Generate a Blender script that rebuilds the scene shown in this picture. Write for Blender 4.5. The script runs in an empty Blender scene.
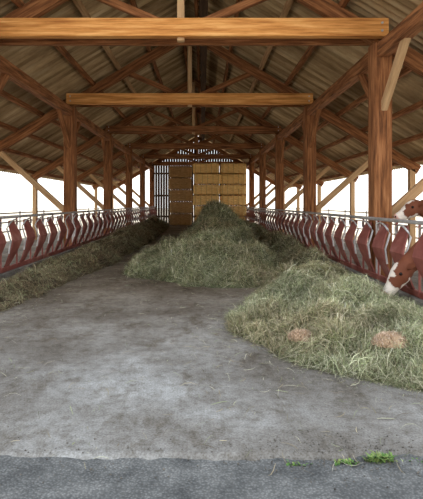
import bpy, math, random
import numpy as np
from mathutils import Vector, Matrix
random.seed(3); rng=np.random.default_rng(5)
scene=bpy.context.scene
scene.view_settings.view_transform='Standard'
scene.view_settings.exposure=0.0
COL=scene.collection

# ------------------------------------------------------------ helpers
def mat_base(name,rough=0.8):
    m=bpy.data.materials.new(name); m.use_nodes=True
    nt=m.node_tree; b=nt.nodes['Principled BSDF']; b.inputs['Roughness'].default_value=rough
    b.inputs['Specular IOR Level'].default_value=0.25
    return m,nt,b
def ramp(nt,cols):
    r=nt.nodes.new('ShaderNodeValToRGB'); e=r.color_ramp.elements
    e[0].position=cols[0][0]; e[0].color=(*cols[0][1],1)
    e[1].position=cols[-1][0]; e[1].color=(*cols[-1][1],1)
    for p,c in cols[1:-1]:
        x=e.new(p); x.color=(*c,1)
    return r
def noise_mat(name,cols,scale=(5,5,5),coord='Object',nscale=1.0,detail=6,bump=0.3,rough=0.85,bdist=0.01,metal=0):
    m,nt,b=mat_base(name,rough)
    tc=nt.nodes.new('ShaderNodeTexCoord'); mp=nt.nodes.new('ShaderNodeMapping'); mp.inputs['Scale'].default_value=scale
    nt.links.new(tc.outputs[coord],mp.inputs[0])
    n=nt.nodes.new('ShaderNodeTexNoise'); n.inputs['Scale'].default_value=nscale; n.inputs['Detail'].default_value=detail; n.inputs['Roughness'].default_value=0.65
    nt.links.new(mp.outputs[0],n.inputs['Vector'])
    r=ramp(nt,cols); nt.links.new(n.outputs['Fac'],r.inputs[0]); nt.links.new(r.outputs[0],b.inputs['Base Color'])
    b.inputs['Metallic'].default_value=metal
    if bump:
        bp=nt.nodes.new('ShaderNodeBump'); bp.inputs['Strength'].default_value=bump; bp.inputs['Distance'].default_value=bdist
        nt.links.new(n.outputs['Fac'],bp.inputs['Height']); nt.links.new(bp.outputs[0],b.inputs['Normal'])
    return m
def attr_mat(name,rough=0.9,trans=0.0):
    m,nt,b=mat_base(name,rough)
    a=nt.nodes.new('ShaderNodeAttribute'); a.attribute_name='Col'
    nt.links.new(a.outputs['Color'],b.inputs['Base Color'])
    return m

M_wood=noise_mat('stained_timber',[(0.34,(.085,.032,.013)),(0.5,(.25,.098,.036)),(0.66,(.42,.19,.08))],scale=(1.2,16,1),coord='UV',bump=0.35)
M_woodo=noise_mat('front_lit_timber',[(0.34,(.38,.14,.035)),(0.5,(.66,.29,.08)),(0.66,(.86,.47,.17))],scale=(0.9,14,1),coord='UV',bump=0.25)  # lighter orange copy of the stained timber; daylight from the front is in the colour
M_woodp=noise_mat('pale_timber',[(0.3,(.36,.20,.09)),(0.7,(.64,.43,.24))],scale=(1.2,14,1),coord='UV',bump=0.2)
M_slat=noise_mat('weathered_slats',[(0.3,(.04,.023,.014)),(0.7,(.12,.065,.035))],scale=(1.2,14,1),coord='UV',bump=0.3)
M_galv=noise_mat('galvanised_steel',[(0.3,(.42,.41,.40)),(0.7,(.68,.67,.66))],scale=(8,8,8),rough=0.38,bump=0.05,metal=0.45)
M_red=noise_mat('maroon_paint',[(0.3,(.17,.045,.036)),(0.55,(.27,.09,.072)),(0.8,(.42,.24,.20))],scale=(3,3,3),rough=0.5,bump=0.1)
M_conc=noise_mat('kerb_concrete',[(0.3,(.10,.09,.08)),(0.7,(.30,.28,.25))],scale=(2,2,2))

class MB:
    """mesh builder with uvs & material slots"""
    def __init__(s): s.v=[];s.f=[];s.uv=[];s.mi=[];s.mats=[]
    def mat(s,m):
        if m not in s.mats: s.mats.append(m)
        return s.mats.index(m)
    def face(s,idx,uvs,mi): s.f.append(idx); s.uv.append(uvs); s.mi.append(mi)
    def beam(s,a,b,w,h,m,up=Vector((0,0,1)),ch=0.012):
        a=Vector(a);b=Vector(b);t=(b-a);L=t.length;t.normalize()
        if abs(t.dot(up))>0.98: up=Vector((0,1,0))
        r=t.cross(up).normalized(); u=r.cross(t).normalized()
        prof=[]; c=min(ch,w*.2,h*.2)
        hw,hh=w/2,h/2
        for (sx,sy) in ((1,1),(-1,1),(-1,-1),(1,-1)):
            p1=(sx*hw,sy*(hh-c));p2=(sx*(hw-c),sy*hh)
            prof += [p1,p2] if sx*sy>0 else [p2,p1]
        n=len(prof);base=len(s.v);mi=s.mat(m);o=random.random()*37
        for P in (a,b):
            for (x,y) in prof: s.v.append(P+r*x+u*y)
        acc=0
        for i in range(n):
            j=(i+1)%n; d=math.dist(prof[i],prof[j])
            s.face([base+i,base+j,base+n+j,base+n+i],[(o,o+acc),(o,o+acc+d),(o+L,o+acc+d),(o+L,o+acc)],mi); acc+=d
        s.face([base+i for i in range(n)][::-1],[(o+.2*p[0],o+p[1]) for p in prof][::-1],mi)
        s.face([base+n+i for i in range(n)],[(o+.2*p[0],o+p[1]) for p in prof],mi)
    def tube(s,pts,r,m,n=8):
        pts=[Vector(p) for p in pts];base=len(s.v);mi=s.mat(m)
        up=Vector((0.03,0.02,1))
        for k,p in enumerate(pts):
            t=(pts[min(k+1,len(pts)-1)]-pts[max(k-1,0)]).normalized()
            U=up if abs(t.dot(up))<.9 else Vector((0,1,0.03))
            a=t.cross(U).normalized(); b=t.cross(a)
            for i in range(n):
                th=2*math.pi*i/n; s.v.append(p+(a*math.cos(th)+b*math.sin(th))*r)
        for k in range(len(pts)-1):
            for i in range(n):
                j=(i+1)%n; q=base+k*n
                s.face([q+i,q+j,q+n+j,q+n+i],[(0,0)]*4,mi)
        s.face([base+i for i in range(n)],[(0,0)]*n,mi)
        s.face([base+(len(pts)-1)*n+i for i in range(n)][::-1],[(0,0)]*n,mi)
    def build(s,name,smooth=False,origin=None):
        me=bpy.data.meshes.new(name)
        o=Vector(origin) if origin else Vector((0,0,0))
        me.from_pydata([Vector(v)-o for v in s.v],[],s.f)
        uvl=me.uv_layers.new(name='UVMap')
        flat=[c for u in s.uv for p in u for c in p]
        uvl.data.foreach_set('uv',flat)
        for m in s.mats: me.materials.append(m)
        me.polygons.foreach_set('material_index',s.mi)
        if smooth: me.polygons.foreach_set('use_smooth',[True]*len(me.polygons))
        me.update()
        ob=bpy.data.objects.new(name,me); ob.location=o; COL.objects.link(ob); return ob

def np_mesh(name,V,F,mat,col=None,smooth=False):
    me=bpy.data.meshes.new(name)
    V=np.asarray(V,dtype=np.float32);F=np.asarray(F,dtype=np.int32)
    me.vertices.add(len(V)); me.vertices.foreach_set('co',V.ravel())
    k=F.shape[1]
    me.loops.add(F.size); me.loops.foreach_set('vertex_index',F.ravel())
    me.polygons.add(len(F)); me.polygons.foreach_set('loop_start',np.arange(0,F.size,k,dtype=np.int32))
    if smooth: me.polygons.foreach_set('use_smooth',np.ones(len(F),dtype=bool))
    me.update(calc_edges=True); me.validate()
    if col is not None:
        ca=me.color_attributes.new('Col','FLOAT_COLOR','POINT')
        c=np.ones((len(V),4),dtype=np.float32); c[:,:3]=col; ca.data.foreach_set('color',c.ravel())
    me.materials.append(mat)
    ob=bpy.data.objects.new(name,me); COL.objects.link(ob); return ob

def fnoise(x,y,scale=1.0,seed=0,octv=4):
    r=np.random.default_rng(seed+1000); out=np.zeros_like(x); amp=1;tot=0;f=scale
    for o in range(octv):
        for k in range(4):
            th=r.uniform(0,2*np.pi);ph=r.uniform(0,2*np.pi);ff=f*r.uniform(.7,1.4)
            ph2=r.uniform(0,6.28)
            out+=amp*np.sin(ff*(x*np.cos(th)+y*np.sin(th))+ph+1.3*np.sin(ff*.6*(x*np.sin(th)-y*np.cos(th))+ph2))/2.2
        tot+=amp;amp*=.55;f*=2.05
    return out/tot

# ------------------------------------------------------------ layout
XC=-0.405; HW=3.725
XL,XR=XC-HW,XC+HW
D=[9.1,15.1,21.1,27.1,33.1,39.1]
SL=0.6; ZP=4.65; ZR=ZP+SL*HW; WE=7.0
def zr(h): return ZR-SL*h

# ------------------------------------------------------------ ground & floor
M_ground=noise_mat('yard_ground',[(0.3,(.42,.39,.32)),(0.7,(.66,.61,.50))],scale=(.4,.4,.4),bump=0.1)
V=[(-90,-30,-.06),(90,-30,-.06),(90,160,-.06),(-90,160,-.06)]
np_mesh('ground',V,[[0,1,2,3]],M_ground)
m,nt,b=mat_base('rough_asphalt',0.8)
tc=nt.nodes.new('ShaderNodeTexCoord')
n1=nt.nodes.new('ShaderNodeTexNoise');n1.inputs['Scale'].default_value=3.2;n1.inputs['Detail'].default_value=10;n1.inputs['Roughness'].default_value=.75
n2=nt.nodes.new('ShaderNodeTexVoronoi');n2.inputs['Scale'].default_value=60
nt.links.new(tc.outputs['Object'],n1.inputs[0]);nt.links.new(tc.outputs['Object'],n2.inputs[0])
r1=ramp(nt,[(0.33,(.075,.077,.075)),(0.5,(.155,.157,.15)),(0.68,(.26,.26,.245))]);nt.links.new(n1.outputs['Fac'],r1.inputs[0])
r2=ramp(nt,[(0.1,(1.3,1.3,1.3)),(0.6,(.6,.6,.6))]);nt.links.new(n2.outputs['Distance'],r2.inputs[0])
mx=nt.nodes.new('ShaderNodeMix');mx.data_type='RGBA';mx.blend_type='MULTIPLY';mx.inputs[0].default_value=.8
nt.links.new(r1.outputs[0],mx.inputs[6]);nt.links.new(r2.outputs[0],mx.inputs[7]);nt.links.new(mx.outputs[2],b.inputs['Base Color'])
bp=nt.nodes.new('ShaderNodeBump');bp.inputs['Strength'].default_value=.7;bp.inputs['Distance'].default_value=.01
nt.links.new(n2.outputs['Distance'],bp.inputs['Height']);nt.links.new(bp.outputs[0],b.inputs['Normal'])
M_asph=m
nx,ny=200,110
xs=np.linspace(-9,9,nx);ys=np.linspace(-6,3.6,ny);X,Y=np.meshgrid(xs,ys)
Z=-.022+.010*fnoise(X,Y,3.0,3)
Vv=np.stack([X.ravel(),Y.ravel(),Z.ravel()],1)
F=[[j*nx+i,j*nx+i+1,(j+1)*nx+i+1,(j+1)*nx+i] for j in range(ny-1) for i in range(nx-1)]
np_mesh('asphalt_apron',Vv,F,M_asph,smooth=True)
m,nt,b=mat_base('aisle_concrete',0.8)
tc=nt.nodes.new('ShaderNodeTexCoord')
def N(scale,detail=8,rough=.65,sc=(1,1,1),loc=(0,0,0)):
    mp=nt.nodes.new('ShaderNodeMapping');mp.inputs['Scale'].default_value=sc;mp.inputs['Location'].default_value=loc;nt.links.new(tc.outputs['Object'],mp.inputs[0])
    n=nt.nodes.new('ShaderNodeTexNoise');n.inputs['Scale'].default_value=scale;n.inputs['Detail'].default_value=detail;n.inputs['Roughness'].default_value=rough
    nt.links.new(mp.outputs[0],n.inputs['Vector']);return n
a=N(.6,10,.65,loc=(3,1,0));c=N(9,10,.8);d=N(2.6,8,.75,(1,.5,1));e=N(70,3,.6)
r1=ramp(nt,[(0.36,(.160,.145,.125)),(0.5,(.250,.240,.222)),(0.62,(.37,.37,.358))]);nt.links.new(a.outputs['Fac'],r1.inputs[0])
r2=ramp(nt,[(0.33,(.52,.48,.42)),(0.5,(.95,.95,.94)),(0.68,(1.22,1.22,1.2))]);nt.links.new(c.outputs['Fac'],r2.inputs[0])
r3=ramp(nt,[(0.35,(.46,.40,.32)),(0.48,(1,1,1))]);nt.links.new(d.outputs['Fac'],r3.inputs[0])
r4=ramp(nt,[(0.35,(.72,.70,.67)),(0.6,(1.1,1.1,1.1))]);nt.links.new(e.outputs['Fac'],r4.inputs[0])
def mul(A,B,f=1.0):
    x=nt.nodes.new('ShaderNodeMix');x.data_type='RGBA';x.blend_type='MULTIPLY';x.inputs[0].default_value=f
    nt.links.new(A,x.inputs[6]);nt.links.new(B,x.inputs[7]);return x.outputs[2]
o=mul(mul(mul(r1.outputs[0],r2.outputs[0]),r3.outputs[0],.8),r4.outputs[0])
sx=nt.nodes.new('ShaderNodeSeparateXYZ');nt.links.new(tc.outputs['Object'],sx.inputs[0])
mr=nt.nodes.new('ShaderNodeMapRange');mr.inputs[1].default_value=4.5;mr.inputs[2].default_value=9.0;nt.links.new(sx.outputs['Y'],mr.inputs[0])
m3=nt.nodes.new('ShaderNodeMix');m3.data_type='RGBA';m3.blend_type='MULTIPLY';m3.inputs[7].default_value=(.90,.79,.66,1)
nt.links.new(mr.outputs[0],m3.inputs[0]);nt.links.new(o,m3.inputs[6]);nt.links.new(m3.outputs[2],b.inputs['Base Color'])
bp=nt.nodes.new('ShaderNodeBump');bp.inputs['Strength'].default_value=.5;bp.inputs['Distance'].default_value=.012
nt.links.new(c.outputs['Fac'],bp.inputs['Height']);nt.links.new(bp.outputs[0],b.inputs['Normal'])
M_floor=m
nx,ny=420,90
xs=np.linspace(-8.2,7.4,nx);t=np.linspace(0,1,ny)**2.2
X,T=np.meshgrid(xs,t)
front=3.13+.055*fnoise(xs,xs*0,2.0,8,7)+.025*fnoise(xs,xs*0,19,9,3)
Y=front[None,:]+(40.5-front[None,:])*T
Z=.004*fnoise(X,Y,1.2,4)
Vv=np.stack([X.ravel(),Y.ravel(),Z.ravel()],1)
F=[[j*nx+i,j*nx+i+1,(j+1)*nx+i+1,(j+1)*nx+i] for j in range(ny-1) for i in range(nx-1)]
base=len(Vv);lip=np.stack([xs,front-.06,np.full(nx,-.04)],1);Vv=np.concatenate([Vv,lip])
F+=[[base+i,base+i+1,i+1,i] for i in range(nx-1)]
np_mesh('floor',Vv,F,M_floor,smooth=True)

# ------------------------------------------------------------ roof
m,nt,b=mat_base('corrugated_sheet',.9)
tc=nt.nodes.new('ShaderNodeTexCoord')
a=N(1.0,9,.7,(.7,2.6,.7));c=N(1.0,2,.5,(.05,3.1,.05),(7,2,0))
r1=ramp(nt,[(0.3,(.22,.135,.065)),(0.5,(.44,.31,.17)),(0.7,(.62,.49,.31))]);nt.links.new(a.outputs['Fac'],r1.inputs[0])
r2=ramp(nt,[(0.38,(.62,.58,.52)),(0.6,(1.12,1.12,1.12))]);nt.links.new(c.outputs['Fac'],r2.inputs[0])
nt.links.new(mul(r1.outputs[0],r2.outputs[0]),b.inputs['Base Color'])
M_roof=m
ys=np.arange(6.4,40.4,.03);ph=np.sin(ys*2*np.pi/.2)*.024
V=[];F=[]
for side in (-1,1):
    hs=np.linspace(0.0,WE+.35,9)
    b0=len(V)
    for k,h in enumerate(hs):
        for i,y in enumerate(ys): V.append((XC+side*h,y,zr(h)+.34+ph[i]))
    n=len(ys)
    for k in range(len(hs)-1):
        for i in range(n-1):
            q=b0+k*n+i; F.append([q,q+1,q+n+1,q+n])
np_mesh('ceiling',V,F,M_roof,smooth=True)

mb=MB()
for side in (-1,1):
    for h in (0.22,1.25,2.2,3.0,4.6,5.4,6.2,6.95):
        mt=M_woodp if h in (2.2,) else M_wood  # this purlin is paler: the light on it is put into its colour
        mb.beam((XC+side*h,6.5,zr(h)+.215),(XC+side*h,40.2,zr(h)+.215),.10,.14,mt)
mb.build('roof_purlins')
mb=MB()
for side in (-1,1):
    x=XC+side*HW
    mb.beam((x,6.5,4.42),(x,40.2,4.42),.22,.26,M_wood)
    for d in D:
        for s in (-1,1):
            if d==D[-1] and s==1: continue
            mb.beam((x+side*.02,d+s*.12,3.35),(x+side*.02,d+s*1.15,4.34),.12,.14,M_woodp if s==-1 and d<10 else M_wood)
mb.build('wall_plate_beams')

for i,d in enumerate(D):
    mb=MB()
    mt=M_woodo if i<2 else M_wood  # front two tie beams carry the painted-in daylight
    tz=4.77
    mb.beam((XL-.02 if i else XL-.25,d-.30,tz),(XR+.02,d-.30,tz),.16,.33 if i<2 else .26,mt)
    mb.beam((XL-.3,d+.22,tz-.02),(XR+.3,d+.22,tz-.02),.10,.24,M_wood)
    for side in (-1,1):
        mb.beam((XC,d,ZR),(XC+side*(WE+.1),d,zr(WE+.1)),.18,.28,M_wood)
        x=XC+side*(HW+.1)
        mb.beam((x,d+.02,1.30),(XC+side*5.95,d+.02,zr(5.95)-.1),.12,.17,M_woodp)  # pale colour carries the light reaching the strut from outside
        mb.beam((XC+side*.1,d+.06,tz+.1),(XC+side*1.9,d+.06,zr(1.9)-.1),.12,.15,M_wood)
        xx=XC+side*(HW-.1)
        for q in (-.07,.07):
            mb.tube([(xx,d-.40,tz+q),(xx,d-.375,tz+q)],.022,M_galv,8)
    mb.beam((XC,d-.24,tz-.22),(XC,d-.24,ZR-.1),.13,.13,M_woodp if i<3 else M_wood)
    mb.build('roof_truss')
for d in D:
    for x in (XL,XR):
        mb=MB(); mb.beam((x,d,0.12),(x,d,4.56),.34,.34,M_wood,ch=.02)
        mb.beam((x,d,-.02),(x,d,.14),.40,.40,M_conc,ch=.03)
        mb.build('timber_post',origin=(x,d,0))
for side in (-1,1):
    for d in D:
        x=XC+side*6.9
        mb=MB(); mb.beam((x,d,-.06),(x,d,zr(6.9)-.1),.18,.18,M_woodp)
        mb.build('eave_post',origin=(x,d,0))
mb=MB(); mb.beam((XC+.42,6.5,ZR-.38),(XC+.42,40,ZR-.38),.22,.22,M_slat); mb.build('ridge_beam')

mb=MB()
x=XC-HW-.1
while x<XC+HW+.1:
    h=abs(x-XC); mb.beam((x,39.5,0),(x,39.5,zr(h)+.15),.19,.03,M_slat,ch=.004); x+=.210
for z in (.5,2.2,4.0): mb.beam((XC-HW,39.44,z),(XC+HW,39.44,z),.08,.14,M_slat)
mb.build('wall_back')

# ------------------------------------------------------------ feed barriers
def barrier(name,x0,s):
    mb=MB()
    y0,y1=6.1,38.5
    mb.tube([(x0,y0,1.32),(x0,y1,1.32)],.03,M_galv,8)
    mb.beam((x0+s*.02,y0,.30),(x0+s*.02,y1,.30),.06,.10,M_red)
    mb.beam((x0+s*.05,y0,.10),(x0+s*.05,y1,.10),.16,.26,M_conc)
    y=6.35
    prof=[(.05,.28),(-.02,.42),(-.13,.70),(-.17,.86),(-.13,.98),(-.02,1.16),(0.02,1.25)]
    while y<y1:
        ws=[.16,.24,.40,.48,.46,.34,.24]; off=[0,.02,.06,.09,.12,.2,.26]
        mi=mb.mat(M_red); b0=len(mb.v)
        for (px,pz),w,o in zip(prof,ws,off):
            for th in (-.012,.012):
                for yy in (-w/2,w/2): mb.v.append(Vector((x0+s*(px+th),y+yy+o,pz)))
        for k in range(len(prof)-1):
            q=b0+k*4;p=q+4
            for f in ([q,q+1,p+1,p],[q+2,p+2,p+3,q+3],[q,p,p+2,q+2],[q+1,q+3,p+3,p+1]):
                mb.face(f,[(0,0)]*4,mi)
        pts=[]
        for k in range(9):
            a=math.pi*k/8
            pts.append((x0-s*(.02+.07*math.sin(a)),y+.18-.24*math.cos(a),1.10+.17*math.sin(a)))
        pts=[(x0-s*.10,y-.16,.62),(x0-s*.12,y-.12,.85)]+pts
        mb.tube(pts,.016,M_galv,6)
        mb.tube([(x0,y+.50,.28),(x0,y+.50,1.30)],.02,M_red,6)
        y+=.80
    for d in D: mb.beam((x0+s*.06,d-.45,0),(x0+s*.06,d-.45,1.34),.07,.07,M_galv)
    mb.build(name)
barrier('feed_barrier',3.06,1)
barrier('feed_barrier',-3.86,-1)
for side in (-1,1):
    mb=MB();x=XC+side*7.15
    for z in (.5,.85,1.2): mb.tube([(x,5,z),(x,41,z)],.03,M_galv,6)
    y=5
    while y<41: mb.tube([(x,y,-.06),(x,y,1.28)],.035,M_galv,6); y+=3
    mb.build('pen_fence')

# ------------------------------------------------------------ hay
def poly_dist(px,py,P):
    P=np.array(P);n=len(P);inside=np.zeros(px.shape,bool);dm=np.full(px.shape,1e9)
    for i in range(n):
        a=P[i];b=P[(i+1)%n]
        cond=((a[1]>py)!=(b[1]>py))&(px<(b[0]-a[0])*(py-a[1])/((b[1]-a[1])+1e-12)+a[0]); inside^=cond
        ab=b-a;tt=np.clip(((px-a[0])*ab[0]+(py-a[1])*ab[1])/(ab@ab),0,1)
        dd=np.hypot(px-a[0]-tt*ab[0],py-a[1]-tt*ab[1]);dm=np.minimum(dm,dd)
    return np.where(inside,dm,-dm)
M_hay=attr_mat('hay_strands')
GREEN=[(.29,.32,.17),(.37,.40,.23),(.22,.25,.12),(.46,.46,.30),(.55,.52,.37),(.14,.155,.08),(.62,.58,.43),(.30,.26,.16)]
BROWN=[(.24,.19,.12),(.33,.27,.17),(.17,.13,.085),(.42,.36,.24),(.25,.22,.13),(.11,.085,.055)]
def strands(pts,nrm_tilt,L,W,cols,lift=.02,colmul=None,flow=False):
    n=len(pts)
    th=rng.uniform(0,2*np.pi,n)
    if flow:
        base=fnoise(pts[:,0],pts[:,1],2.2,91,2)*3.2+fnoise(pts[:,0],pts[:,1],7,92,2)*1.2
        th=np.where(rng.uniform(0,1,n)<.6,base+rng.normal(0,.45,n),th)
    tl=rng.normal(0,nrm_tilt,n)
    dr=np.stack([np.cos(th)*np.cos(tl),np.sin(th)*np.cos(tl),np.sin(tl)],1)
    sd=np.stack([-np.sin(th),np.cos(th),rng.normal(0,.4,n)],1);sd/=np.linalg.norm(sd,axis=1)[:,None]
    L=L*rng.uniform(.4,1.6,n);W=W*rng.uniform(.5,1.5,n);bend=rng.normal(.0,.3,n)*L
    up=np.array([0,0,1.0]); V=np.zeros((n,8,3))
    cur=rng.normal(0,.4,n)*L
    for k,t in enumerate((-.5,-.17,.17,.5)):
        c=pts+dr*(t*L)[:,None]+up*(lift+(bend*(.25-t*t)*2)[:,None])+sd*((cur*(.25-t*t))[:,None])
        w=W*(1 if abs(t)<.3 else .5)
        V[:,2*k]=c-sd*(w/2)[:,None];V[:,2*k+1]=c+sd*(w/2)[:,None]
    b=(np.arange(n)*8)[:,None]
    F=np.concatenate([b+np.array([[2*k,2*k+1,2*k+3,2*k+2]]) for k in range(3)],0)
    c=np.array(cols)[rng.integers(0,len(cols),n)]*rng.uniform(.7,1.3,n)[:,None]
    if colmul is not None: c=c*(colmul[:,None] if colmul.ndim==1 else colmul)
    return V.reshape(-1,3),F,np.repeat(np.clip(c,.02,.85),8,0)
def pile(name,P,Hf,n,cols,under,step=.05,L=.2,Wb=.006,tilt=.45):
    P=np.array(P);x0,y0=P.min(0)-.1;x1,y1=P.max(0)+.1
    gx=np.arange(x0,x1,step);gy=[y0]
    while gy[-1]<y1: gy.append(gy[-1]+step*max(1,gy[-1]/12))
    gy=np.array(gy);X,Y=np.meshgrid(gx,gy);H=Hf(X,Y)
    nx=len(gx);ny=len(gy)
    Vg=np.stack([X.ravel(),Y.ravel(),H.ravel()],1)
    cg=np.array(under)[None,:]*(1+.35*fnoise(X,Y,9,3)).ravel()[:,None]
    idx=np.arange(nx*ny).reshape(ny,nx)
    Fg=np.stack([idx[:-1,:-1],idx[:-1,1:],idx[1:,1:],idx[1:,:-1]],-1).reshape(-1,4)
    keep=(H.ravel()[Fg]>-.02).any(1);Fg=Fg[keep]
    px=[];py=[];cnt=0
    while cnt<n:
        a=rng.uniform(x0,x1,n*2);u=rng.uniform(0,1,n*2)
        yy=y0*(y1/y0)**u
        h=Hf(a,yy);k=h>-.03+.03*rng.uniform(0,1,n*2)**.25
        px.append(a[k]);py.append(yy[k]);cnt+=k.sum()
    px=np.concatenate(px)[:n];py=np.concatenate(py)[:n];h=np.maximum(Hf(px,py),0)
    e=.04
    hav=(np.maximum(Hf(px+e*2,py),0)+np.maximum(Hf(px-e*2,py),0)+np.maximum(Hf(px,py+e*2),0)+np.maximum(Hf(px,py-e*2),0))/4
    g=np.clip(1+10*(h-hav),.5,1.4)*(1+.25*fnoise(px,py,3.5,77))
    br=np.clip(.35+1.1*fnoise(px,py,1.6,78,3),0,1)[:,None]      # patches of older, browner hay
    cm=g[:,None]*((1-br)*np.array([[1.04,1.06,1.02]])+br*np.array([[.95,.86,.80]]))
    sc=np.clip(py/9,.8,2.5)
    pts=np.stack([px,py,h+rng.uniform(-.01,.05,n)*np.clip(h/.1,.15,1)],1)
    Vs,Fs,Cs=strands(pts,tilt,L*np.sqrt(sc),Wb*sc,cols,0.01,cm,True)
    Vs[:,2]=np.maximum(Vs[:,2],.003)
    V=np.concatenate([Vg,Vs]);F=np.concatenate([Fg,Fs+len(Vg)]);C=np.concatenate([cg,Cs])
    return np_mesh(name,V,F,M_hay,C)
def lumps(x,y,cells):
    out=np.zeros_like(x)
    for (cx,cy,rr,hh) in cells:
        d2=((x-cx)**2+(y-cy)**2*.8)/(rr*rr);out=np.maximum(out,hh*np.exp(-d2))
    return out

P_right=[(1.35,10.2),(1.0,8.6),(.62,7.4),(.34,6.7),(.30,6.1),(.55,5.5),(.9,4.95),(1.35,4.5),(1.9,4.12),(2.9,3.9),(3.0,5),(3.0,10.2)]
C_right=[(2.0,6.7,.50,.34),(1.45,6.0,.34,.20),(2.2,5.5,.42,.22),(2.5,6.9,.5,.18),(1.5,7.6,.40,.34),(1.9,8.4,.42,.34),(1.55,9.2,.38,.30),(2.6,8.4,.4,.12),(.95,6.5,.25,.12),(1.4,5.2,.24,.12),(2.0,4.8,.28,.13),(2.7,4.9,.3,.14),(2.5,9.3,.4,.2)]
def Hr(x,y):
    d=poly_dist(x,y,P_right)+.17*fnoise(x,y,3.0,11,6)
    f=1-np.exp(-np.maximum(d,0)/.60)
    h=.17*f+lumps(x,y,C_right)*np.clip(d/.5,0,1)
    h=h*(1+.30*fnoise(x,y,4.0,12,4))+.055*fnoise(x,y,9,13,3)*np.clip(d/.2,0,1)
    return np.where(d>0,np.maximum(h,.004),-.03+np.maximum(d,-.5)*.12)
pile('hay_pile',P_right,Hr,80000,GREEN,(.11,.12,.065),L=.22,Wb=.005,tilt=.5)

P_mid=[(-.95,9.75),(-.4,9.35),(.1,9.2),(.9,9.35),(1.35,9.7),(1.85,11),(1.9,15),(2.0,20),(2.1,29.5),(-.5,31.5),(-.7,24),(-.9,18),(-1.6,14.5),(-1.8,12.5),(-1.7,11.1)]
C_mid=[(.5,10.9,.75,.45),(-.35,11.3,.65,.42),(1.2,11.4,.55,.45),(-1.1,11.9,.5,.20),(.3,12.9,.9,.60),(1.1,13.3,.7,.50),(-.9,13.6,.5,.28),(.5,15.0,.9,.78),(1.2,16.2,.8,.72),(0.2,17.0,.7,.78),(.7,18.6,.8,1.0),(.4,20.5,.7,1.1),(1.0,21.5,.8,1.05),(.6,23,.9,1.2),(.6,25.5,1.0,1.22),(1.1,27,.9,1.18),(.6,28.5,1.1,1.22)]
def Hm(x,y):
    d=poly_dist(x,y,P_mid)+.26*fnoise(x,y,2.2,21,6)
    h=.24*(1-np.exp(-np.maximum(d,0)/.4))+lumps(x,y,C_mid)*np.clip(d/.6,0,1)
    h=h*(1+.22*fnoise(x,y,2.8,22,4))+.06*fnoise(x,y,6,23,3)*np.clip(d/.3,0,1)
    return np.where(d>0,np.maximum(h,.004),-.03+np.maximum(d,-.5)*.12)
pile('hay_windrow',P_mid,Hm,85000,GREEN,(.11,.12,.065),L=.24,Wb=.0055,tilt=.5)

P_rs=[(1.95,10.4),(2.95,10.0),(2.95,33),(2.3,33),(2.25,20),(2.05,14)]
def Hrs(x,y):
    d=poly_dist(x,y,P_rs)+.12*fnoise(x,y,2.2,31,4)
    h=.48*(1-np.exp(-np.maximum(d,0)/.3))*(1+.5*fnoise(x,y,2.3,32,4))
    return np.where(d>0,h,-.03+np.maximum(d,-.5)*.2)
pile('hay_strip',P_rs,Hrs,24000,GREEN+BROWN[:3],(.11,.11,.07),L=.2)
P_ls=[(-3.2,5.6),(-3.05,7.0),(-2.85,8.6),(-2.5,11),(-2.35,14),(-2.2,19),(-2.3,33),(-3.75,33),(-3.75,5.6)]
def Hls(x,y):
    d=poly_dist(x,y,P_ls)+.22*fnoise(x,y,2.2,41,6)
    h=np.interp(y,[6,10,16,30],[.24,.33,.52,.7])*(1-np.exp(-np.maximum(d,0)/.6))*(1+.6*fnoise(x,y,3.1,42,4))+.04*fnoise(x,y,9,43,3)
    return np.where(d>0,np.maximum(h,.004),-.03+np.maximum(d,-.5)*.12)
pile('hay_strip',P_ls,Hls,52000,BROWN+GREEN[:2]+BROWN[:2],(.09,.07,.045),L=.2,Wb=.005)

# loose straw / chaff on the floor
n=30000
px=rng.uniform(-3.4,2.9,n);py=2.9*(30/2.9)**rng.uniform(0,1,n)
w=np.exp(-np.abs(poly_dist(px,py,P_right))/.24)+np.exp(-np.abs(poly_dist(px,py,P_mid))/.38)+np.exp(-np.abs(poly_dist(px,py,P_ls))/.38)+.06*np.clip(1+2*fnoise(px,py,2,66,3),0.1,3)
k=rng.uniform(0,1,n)<w;px,py=px[k],py[k]
Vs,Fs,Cs=strands(np.stack([px,py,np.full(len(px),.0)],1),.04,np.full(len(px),.10),np.full(len(px),.0035),GREEN+BROWN,0.008)
np_mesh('scattered_straw',Vs,Fs,M_hay,Cs)

# tan straw clumps
M_tan=attr_mat('tan_chaff')
def clump(loc,r):
    n=2600;u=rng.normal(size=(n,3));u/=np.linalg.norm(u,axis=1)[:,None];u[:,2]=np.abs(u[:,2])
    pts=u*np.array([r*1.25,r,r*.8])*(.9+.12*fnoise(u[:,0]*3,u[:,1]*3,3,5))[:,None]
    Vs,Fs,Cs=strands(pts,.6,np.full(n,.04),np.full(n,.005),[(.54,.38,.25),(.62,.45,.32),(.46,.33,.21),(.66,.52,.40)],0)
    th=np.linspace(0,2*np.pi,25)[:-1];ph=np.linspace(0,np.pi/2,9);VV=[]
    for p in ph:
        for t in th: VV.append((1.2*r*.93*math.cos(p)*math.cos(t),r*.93*math.cos(p)*math.sin(t),.75*r*math.sin(p)))
    FF=[[j*24+i,j*24+(i+1)%24,(j+1)*24+(i+1)%24,(j+1)*24+i] for j in range(8) for i in range(24)]
    ob=np_mesh('straw_clump',np.concatenate([VV,Vs]),np.concatenate([np.array(FF),Fs+len(VV)]),M_tan,np.concatenate([np.tile([.42,.30,.19],(len(VV),1)),Cs]))
    ob.location=loc
def surf(x,y): return float(Hr(np.array([x]),np.array([y]))[0])
clump((1.06,5.22,max(0,surf(1.06,5.22))+.03),.12)
clump((1.86,4.80,max(0,surf(1.86,4.80))+.03),.15)

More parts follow.
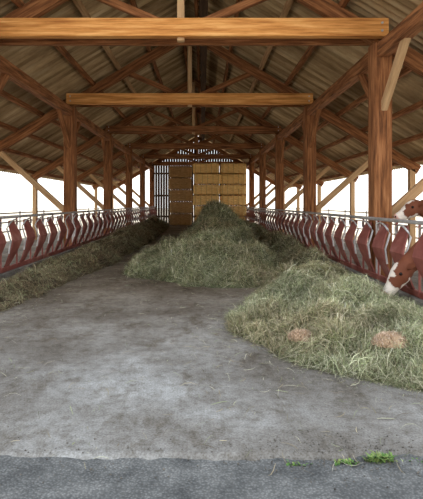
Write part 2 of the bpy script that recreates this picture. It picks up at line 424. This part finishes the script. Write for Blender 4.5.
# dirt crumbs by the slab edge
n=300;cx=rng.uniform(-2.2,2.2,n);cy=rng.normal(3.05,.16,n)
cx=np.concatenate([cx,rng.normal(.95,.3,400)]);cy=np.concatenate([cy,rng.normal(3.12,.14,400)]);n=len(cx)
ico=np.array([(1,0,0),(-1,0,0),(0,1,0),(0,-1,0),(0,0,1),(0,0,-1)],float);fi=np.array([(0,2,4),(2,1,4),(1,3,4),(3,0,4),(2,0,5),(1,2,5),(3,1,5),(0,3,5)])
s=rng.uniform(.002,.008,n);z=np.where(cy>3.1,.0,-.02)
V=(ico[None]*s[:,None,None]*rng.uniform(.6,1.3,(n,6,1)))+np.stack([cx,cy,z+s*.5],1)[:,None]
F=(fi[None]+(np.arange(n)*6)[:,None,None]).reshape(-1,3)
np_mesh('gravel_crumbs',V.reshape(-1,3),F,noise_mat('crumb_dirt',[(0.3,(.05,.045,.04)),(0.7,(.22,.20,.17))],scale=(9,9,9),bump=0))

def weeds(loc,n,r,cols,h):
    px=rng.normal(0,r,n);py=rng.normal(0,r*.35,n);V=[];F=[];C=[]
    for i in range(n):
        a=rng.uniform(0,6.28);ln=h*rng.uniform(.4,1.2);lean=rng.uniform(.2,1.1);w=.004*rng.uniform(.7,1.8)
        c=np.array(cols[rng.integers(len(cols))])*rng.uniform(.7,1.3);b=len(V)
        for k,t in enumerate((0,.4,.75,1)):
            o=lean*ln*t*t;x=px[i]+math.cos(a)*o;y=py[i]+math.sin(a)*o;z=ln*t*(1-.3*t)
            ww=w*(.6,1.5,1.2,.1)[k]
            V+= [(x-math.sin(a)*ww,y+math.cos(a)*ww,z),(x+math.sin(a)*ww,y-math.cos(a)*ww,z)];C+=[c,c]
        for k in range(3): F.append([b+2*k,b+2*k+1,b+2*k+3,b+2*k+2])
    ob=np_mesh('weed_tuft',V,F,M_weed,C);ob.location=loc
M_weed=attr_mat('weed_leaves')
G=[(.10,.20,.05),(.14,.25,.06),(.22,.28,.09)]
weeds((1.11,3.05,-.03),170,.035,G,.06)
weeds((.90,3.03,-.03),70,.04,G,.03)
weeds((.57,3.02,-.03),25,.03,G,.025)
weeds((1.33,3.05,-.03),25,.05,G,.025)

# ------------------------------------------------------------ bales
m,nt,b=mat_base('straw_bale',.9)
tc=nt.nodes.new('ShaderNodeTexCoord');mp=nt.nodes.new('ShaderNodeMapping');mp.inputs['Scale'].default_value=(3,3,22);nt.links.new(tc.outputs['Object'],mp.inputs[0])
n1=nt.nodes.new('ShaderNodeTexNoise');n1.inputs['Scale'].default_value=1.5;n1.inputs['Detail'].default_value=10;n1.inputs['Roughness'].default_value=.8;nt.links.new(mp.outputs[0],n1.inputs[0])
r1=ramp(nt,[(0.3,(.70,.36,.10)),(0.5,(.97,.62,.23)),(0.7,(.98,.80,.44))]);nt.links.new(n1.outputs['Fac'],r1.inputs[0]);nt.links.new(r1.outputs[0],b.inputs['Base Color'])
bp=nt.nodes.new('ShaderNodeBump');bp.inputs['Strength'].default_value=.8;bp.inputs['Distance'].default_value=.05;nt.links.new(n1.outputs['Fac'],bp.inputs['Height']);nt.links.new(bp.outputs[0],b.inputs['Normal'])
M_bale=m
M_baledark=noise_mat('dark_straw_bale',[(0.3,(.30,.16,.06)),(0.7,(.62,.40,.18))],scale=(3,3,22),nscale=1.5,detail=10,bump=.6,bdist=.05)  # darker brown straw colour for the left stack
M_twine=noise_mat('baling_twine',[(0.3,(.3,.18,.07)),(0.7,(.4,.25,.1))],bump=0)
def bale_stack(name,x0,x1,y,layers,lh,ncol,depth,bm):
    V=[];F=[];mi=[]
    def rbox(c,hx,hy,hz):
        k=10;grid={}
        def vid(p):
            key=tuple(round(q,4) for q in p)
            if key in grid: return grid[key]
            q=Vector(p);e=Vector((q.x*hx,q.y*hy,q.z*hz))
            r=.08;inn=Vector((max(-hx+r,min(hx-r,e.x)),max(-hy+r,min(hy-r,e.y)),max(-hz+r,min(hz-r,e.z))))
            dd=e-inn
            if dd.length>1e-6: e=inn+dd.normalized()*r
            pin=.02*abs(math.sin((e.x/hx)*math.pi*2.5))
            e+=Vector((0,-math.copysign(pin,e.y),-math.copysign(pin,e.z)))
            e+=Vector([random.uniform(-.02,.02) for _ in range(3)])
            V.append(Vector(c)+e);grid[key]=len(V)-1;return grid[key]
        for ax in range(3):
            for sg in (-1,1):
                for i in range(k):
                    for j in range(k):
                        q=[]
                        for (u,v) in ((0,0),(1,0),(1,1),(0,1)):
                            p=[0,0,0];p[ax]=sg;p[(ax+1)%3]=-1+2*(i+u)/k;p[(ax+2)%3]=-1+2*(j+v)/k;q.append(vid(p))
                        F.append(q if sg>0 else q[::-1]);mi.append(0)
    w=(x1-x0)/ncol
    for L in range(layers):
        for c in range(ncol):
            jx=random.uniform(-.06,.06);jy=random.uniform(-.15,.15)
            cx=x0+w*(c+.5)+jx;cz=lh*(L+.5)
            rbox((cx,y+depth/2+jy,cz),w/2-.02,depth/2,lh/2-.02)
            for k in range(5):
                tx=cx-w/2+w*(k+.5)/5
                b=len(V);yy=y+jy-.012
                V.extend([Vector((tx-.008,yy,cz-lh/2+.03)),Vector((tx+.008,yy,cz-lh/2+.03)),Vector((tx+.008,yy,cz+lh/2-.03)),Vector((tx-.008,yy,cz+lh/2-.03))])
                F.append([b,b+1,b+2,b+3]);mi.append(1)
    me=bpy.data.meshes.new(name);me.from_pydata(V,[],F);me.materials.append(bm);me.materials.append(M_twine)
    me.polygons.foreach_set('material_index',mi);ob=bpy.data.objects.new(name,me);COL.objects.link(ob);return ob
bale_stack('straw_bale_stack',-.62,2.9,31.9,6,.71,2,1.3,M_bale)
bale_stack('straw_bale_stack',-2.4,-.78,34.2,5,.85,1,1.3,M_baledark)

# ------------------------------------------------------------ cows
M_cow=attr_mat('cow_hide',.75)
M_eye,_,bb=mat_base('cow_eye',.1);bb.inputs['Base Color'].default_value=(.012,.008,.006,1)
def loft(V,F,rings,n=16):
    b=len(V)
    P=[Vector(r[0]) for r in rings]
    for k,r in enumerate(rings):
        t=(P[min(k+1,len(P)-1)]-P[max(k-1,0)]).normalized()
        side=Vector(r[3]) if len(r)>3 else Vector((0,1,0))
        side=(side-t*side.dot(t)).normalized();up=side.cross(t).normalized()
        for i in range(n):
            a=2*math.pi*i/n;V.append(P[k]+side*(math.cos(a)*r[1])+up*(math.sin(a)*r[2]))
    for k in range(len(P)-1):
        for i in range(n):
            j=(i+1)%n;q=b+k*n;F.append([q+i,q+j,q+n+j,q+n+i])
    F.append([b+i for i in range(n)][::-1]);F.append([b+(len(P)-1)*n+i for i in range(n)])
def cow(loc,rotz,poll,mz,seed):
    V=[];F=[]
    poll=Vector(poll);mz=Vector(mz)
    loft(V,F,[((-1.66,0,1.16),.10,.14),((-1.58,0,1.14),.22,.24),((-1.35,0,1.08),.29,.32),((-1.05,0,1.02),.32,.36),((-.7,0,.96),.36,.40),((-.35,0,.97),.35,.40),((-.05,0,1.0),.29,.39),((.15,0,1.04),.22,.33),((.27,0,1.06),.15,.24)],20)
    s0=Vector((.0,0,1.08));mid=(s0+poll)/2+Vector((0.03,0,.03))
    loft(V,F,[(s0+Vector((-.1,0,0)),.22,.32),(s0.lerp(mid,.5),.19,.26),(mid,.15,.20),(mid.lerp(poll,.6),.125,.16),(poll,.115,.13)],16)
    ax=(mz-poll);L=ax.length;t=ax.normalized();up=Vector((0,1,0)).cross(t)*-1
    if up.z<0 and abs(t.z)<.9: up=-up
    fr=up if up.x>=0 or abs(t.z)<.7 else -up
    def hp(u,o): return poll+t*(u*L)+fr*o
    loft(V,F,[(hp(-.12,-.02),.07,.07),(hp(0,-.01),.125,.125),(hp(.15,0),.135,.15),(hp(.33,-.005),.13,.15),(hp(.5,-.01),.10,.13),(hp(.7,-.015),.08,.10),(hp(.86,-.015),.09,.09),(hp(.96,-.015),.085,.08),(hp(1.02,-.015),.05,.05)],16)
    for sg in (-1,1):
        e0=hp(.05,.02)+Vector((0,sg*.10,0));dirv=(Vector((0,sg,0))-t*.35+Vector((0,0,-.05))).normalized()
        loft(V,F,[(e0,.03,.03,t),(e0+dirv*.07,.065,.022,t),(e0+dirv*.15,.07,.018,t),(e0+dirv*.21,.03,.014,t)],10)
        loft(V,F,[(hp(.24,.07)+Vector((0,sg*.085,0)),.03,.03),(hp(.38,.06)+Vector((0,sg*.085,0)),.028,.028)],8)
        y=sg*.19
        loft(V,F,[((-.02,y*.9,1.12),.09,.17),((-.06,y,.92),.10,.15),((-.10,y,.74),.085,.11),((-.04,y,.58),.065,.075),((-.02,y,.44),.058,.064),((-.01,y,.38),.055,.06),((-.02,y,.26),.038,.042),((-.01,y,.14),.045,.05),((.02,y,.07),.05,.06),((.04,y,0.0),.06,.075)],12)
        y=sg*.2
        loft(V,F,[((-1.38,y*.85,1.12),.10,.22),((-1.28,y,.92),.12,.20),((-1.20,y,.76),.10,.15),((-1.33,y,.62),.07,.10),((-1.46,y,.50),.05,.07),((-1.47,y,.40),.043,.055),((-1.44,y,.26),.038,.042),((-1.42,y,.14),.045,.05),((-1.38,y,.07),.05,.06),((-1.36,y,0.0),.06,.075)],12)
    loft(V,F,[((-1.22,0,.66),.10,.08),((-1.08,0,.60),.14,.12),((-.92,0,.64),.09,.07)],12)
    loft(V,F,[((-1.62,0,1.28),.04,.04),((-1.72,0,1.24),.03,.03),((-1.76,0,1.0),.022,.022),((-1.75,0,.7),.02,.02),((-1.75,0,.55),.035,.035),((-1.76,0,.40),.04,.04),((-1.76,0,.32),.015,.015)],8)
    me=bpy.data.meshes.new('cow_raw');me.from_pydata(V,[],F);me.update()
    tmp=bpy.data.objects.new('cow_tmp',me);COL.objects.link(tmp)
    r=tmp.modifiers.new('r','REMESH');r.mode='VOXEL';r.voxel_size=.016
    s=tmp.modifiers.new('s','SMOOTH');s.factor=.5;s.iterations=4
    dg=bpy.context.evaluated_depsgraph_get();dg.update()
    me2=bpy.data.meshes.new_from_object(tmp.evaluated_get(dg))
    bpy.data.objects.remove(tmp)
    co=np.zeros(len(me2.vertices)*3);me2.vertices.foreach_get('co',co);co=co.reshape(-1,3)
    brown=np.array([.17,.055,.027]);white=np.array([.74,.66,.58]);pink=np.array([.60,.36,.30])
    nz=fnoise(co[:,0]+co[:,2]*.4,co[:,1]*1.3+co[:,2],2.6,seed,3)
    body=nz>.12
    col=np.where(body[:,None],white,brown)
    legs=co[:,2]<.62
    rel=co-np.array(poll);u=(rel@np.array(t))/L;o=rel@np.array(fr);near=(u>-.25)&(u<1.1)&(np.linalg.norm(rel-np.outer(u*L,np.array(t)),axis=1)<.30)&(co[:,0]>.35)
    col=np.where((legs&~near)[:,None],white,col)
    ed=.02*np.sin(co[:,0]*60)+.02*np.sin(co[:,2]*47)
    neck=(co[:,0]>.12)&~near; col=np.where(neck[:,None],brown,col)
    hc=np.where(((u>.66+ed)|((np.abs(co[:,1])<.055+ed)&(o>.05)&(u>.1))|((o<-.10+ed*.5)&(u>.25)))[:,None],white,brown)
    hc=np.where((u>.92)[:,None],pink,hc)
    col=np.where(near[:,None],hc,col)
    col=np.where((co[:,2]<.07)[:,None]&(~near)[:,None],np.array([.08,.06,.045]),col)
    col=col*(1+.12*fnoise(co[:,0],co[:,2],22,seed+3,3))[:,None]
    ca=me2.color_attributes.new('Col','FLOAT_COLOR','POINT');c4=np.ones((len(co),4),dtype=np.float32);c4[:,:3]=col;ca.data.foreach_set('color',c4.ravel())
    me2.materials.clear();me2.materials.append(M_cow);me2.polygons.foreach_set('use_smooth',[True]*len(me2.polygons))
    root=bpy.data.objects.new('cow',None);COL.objects.link(root);root.location=loc;root.rotation_euler=(0,0,rotz)
    bo=bpy.data.objects.new('cow_body',me2);COL.objects.link(bo);bo.parent=root
    for sg in (-1,1):
        for nm,p,rr in (('eye',hp(.31,.045)+Vector((0,sg*.122,0)),.024),('nostril',hp(.98,.03)+Vector((0,sg*.045,0)),.016)):
            bpy.ops.mesh.primitive_uv_sphere_add(segments=16,ring_count=10,radius=rr,location=(0,0,0))
            e=bpy.context.object;e.name=nm;e.parent=root;e.location=p;e.data.materials.append(M_eye)
            for pl in e.data.polygons: pl.use_smooth=True
cow((3.60,7.0,0),math.pi,(.66,0,.70),(.98,0,.27),5)
cow((4.70,8.78,0),math.pi-.05,(.78,0,1.56),(1.20,0,1.32),9)

# ------------------------------------------------------------ light & camera
w=bpy.data.worlds.new('sky');scene.world=w;w.use_nodes=True;nt=w.node_tree
bg=nt.nodes['Background'];tc=nt.nodes.new('ShaderNodeTexCoord');sp=nt.nodes.new('ShaderNodeSeparateXYZ');nt.links.new(tc.outputs['Generated'],sp.inputs[0])
r=ramp(nt,[(0.0,(1.0,.98,.94)),(0.3,(.96,.96,.96)),(1.0,(.72,.83,1.0))]);nt.links.new(sp.outputs['Z'],r.inputs[0]);nt.links.new(r.outputs[0],bg.inputs['Color'])
bg.inputs['Strength'].default_value=2.15
sd=bpy.data.lights.new('sun','SUN');sd.energy=6.5;sd.angle=.02;sd.color=(1,.88,.72)
so=bpy.data.objects.new('sun',sd);COL.objects.link(so)
so.rotation_euler=Vector((-.25,-1,-.95)).to_track_quat('-Z','Y').to_euler()
cd=bpy.data.cameras.new('camera');cam=bpy.data.objects.new('camera',cd);COL.objects.link(cam)
cam.location=(0,0,1.6);cam.rotation_euler=(math.pi/2,0,0)
cd.sensor_fit='VERTICAL';cd.sensor_height=36;cd.lens=485*36/499
cd.shift_x=8.5/499;cd.shift_y=-46.5/499;cd.clip_end=500
scene.camera=cam
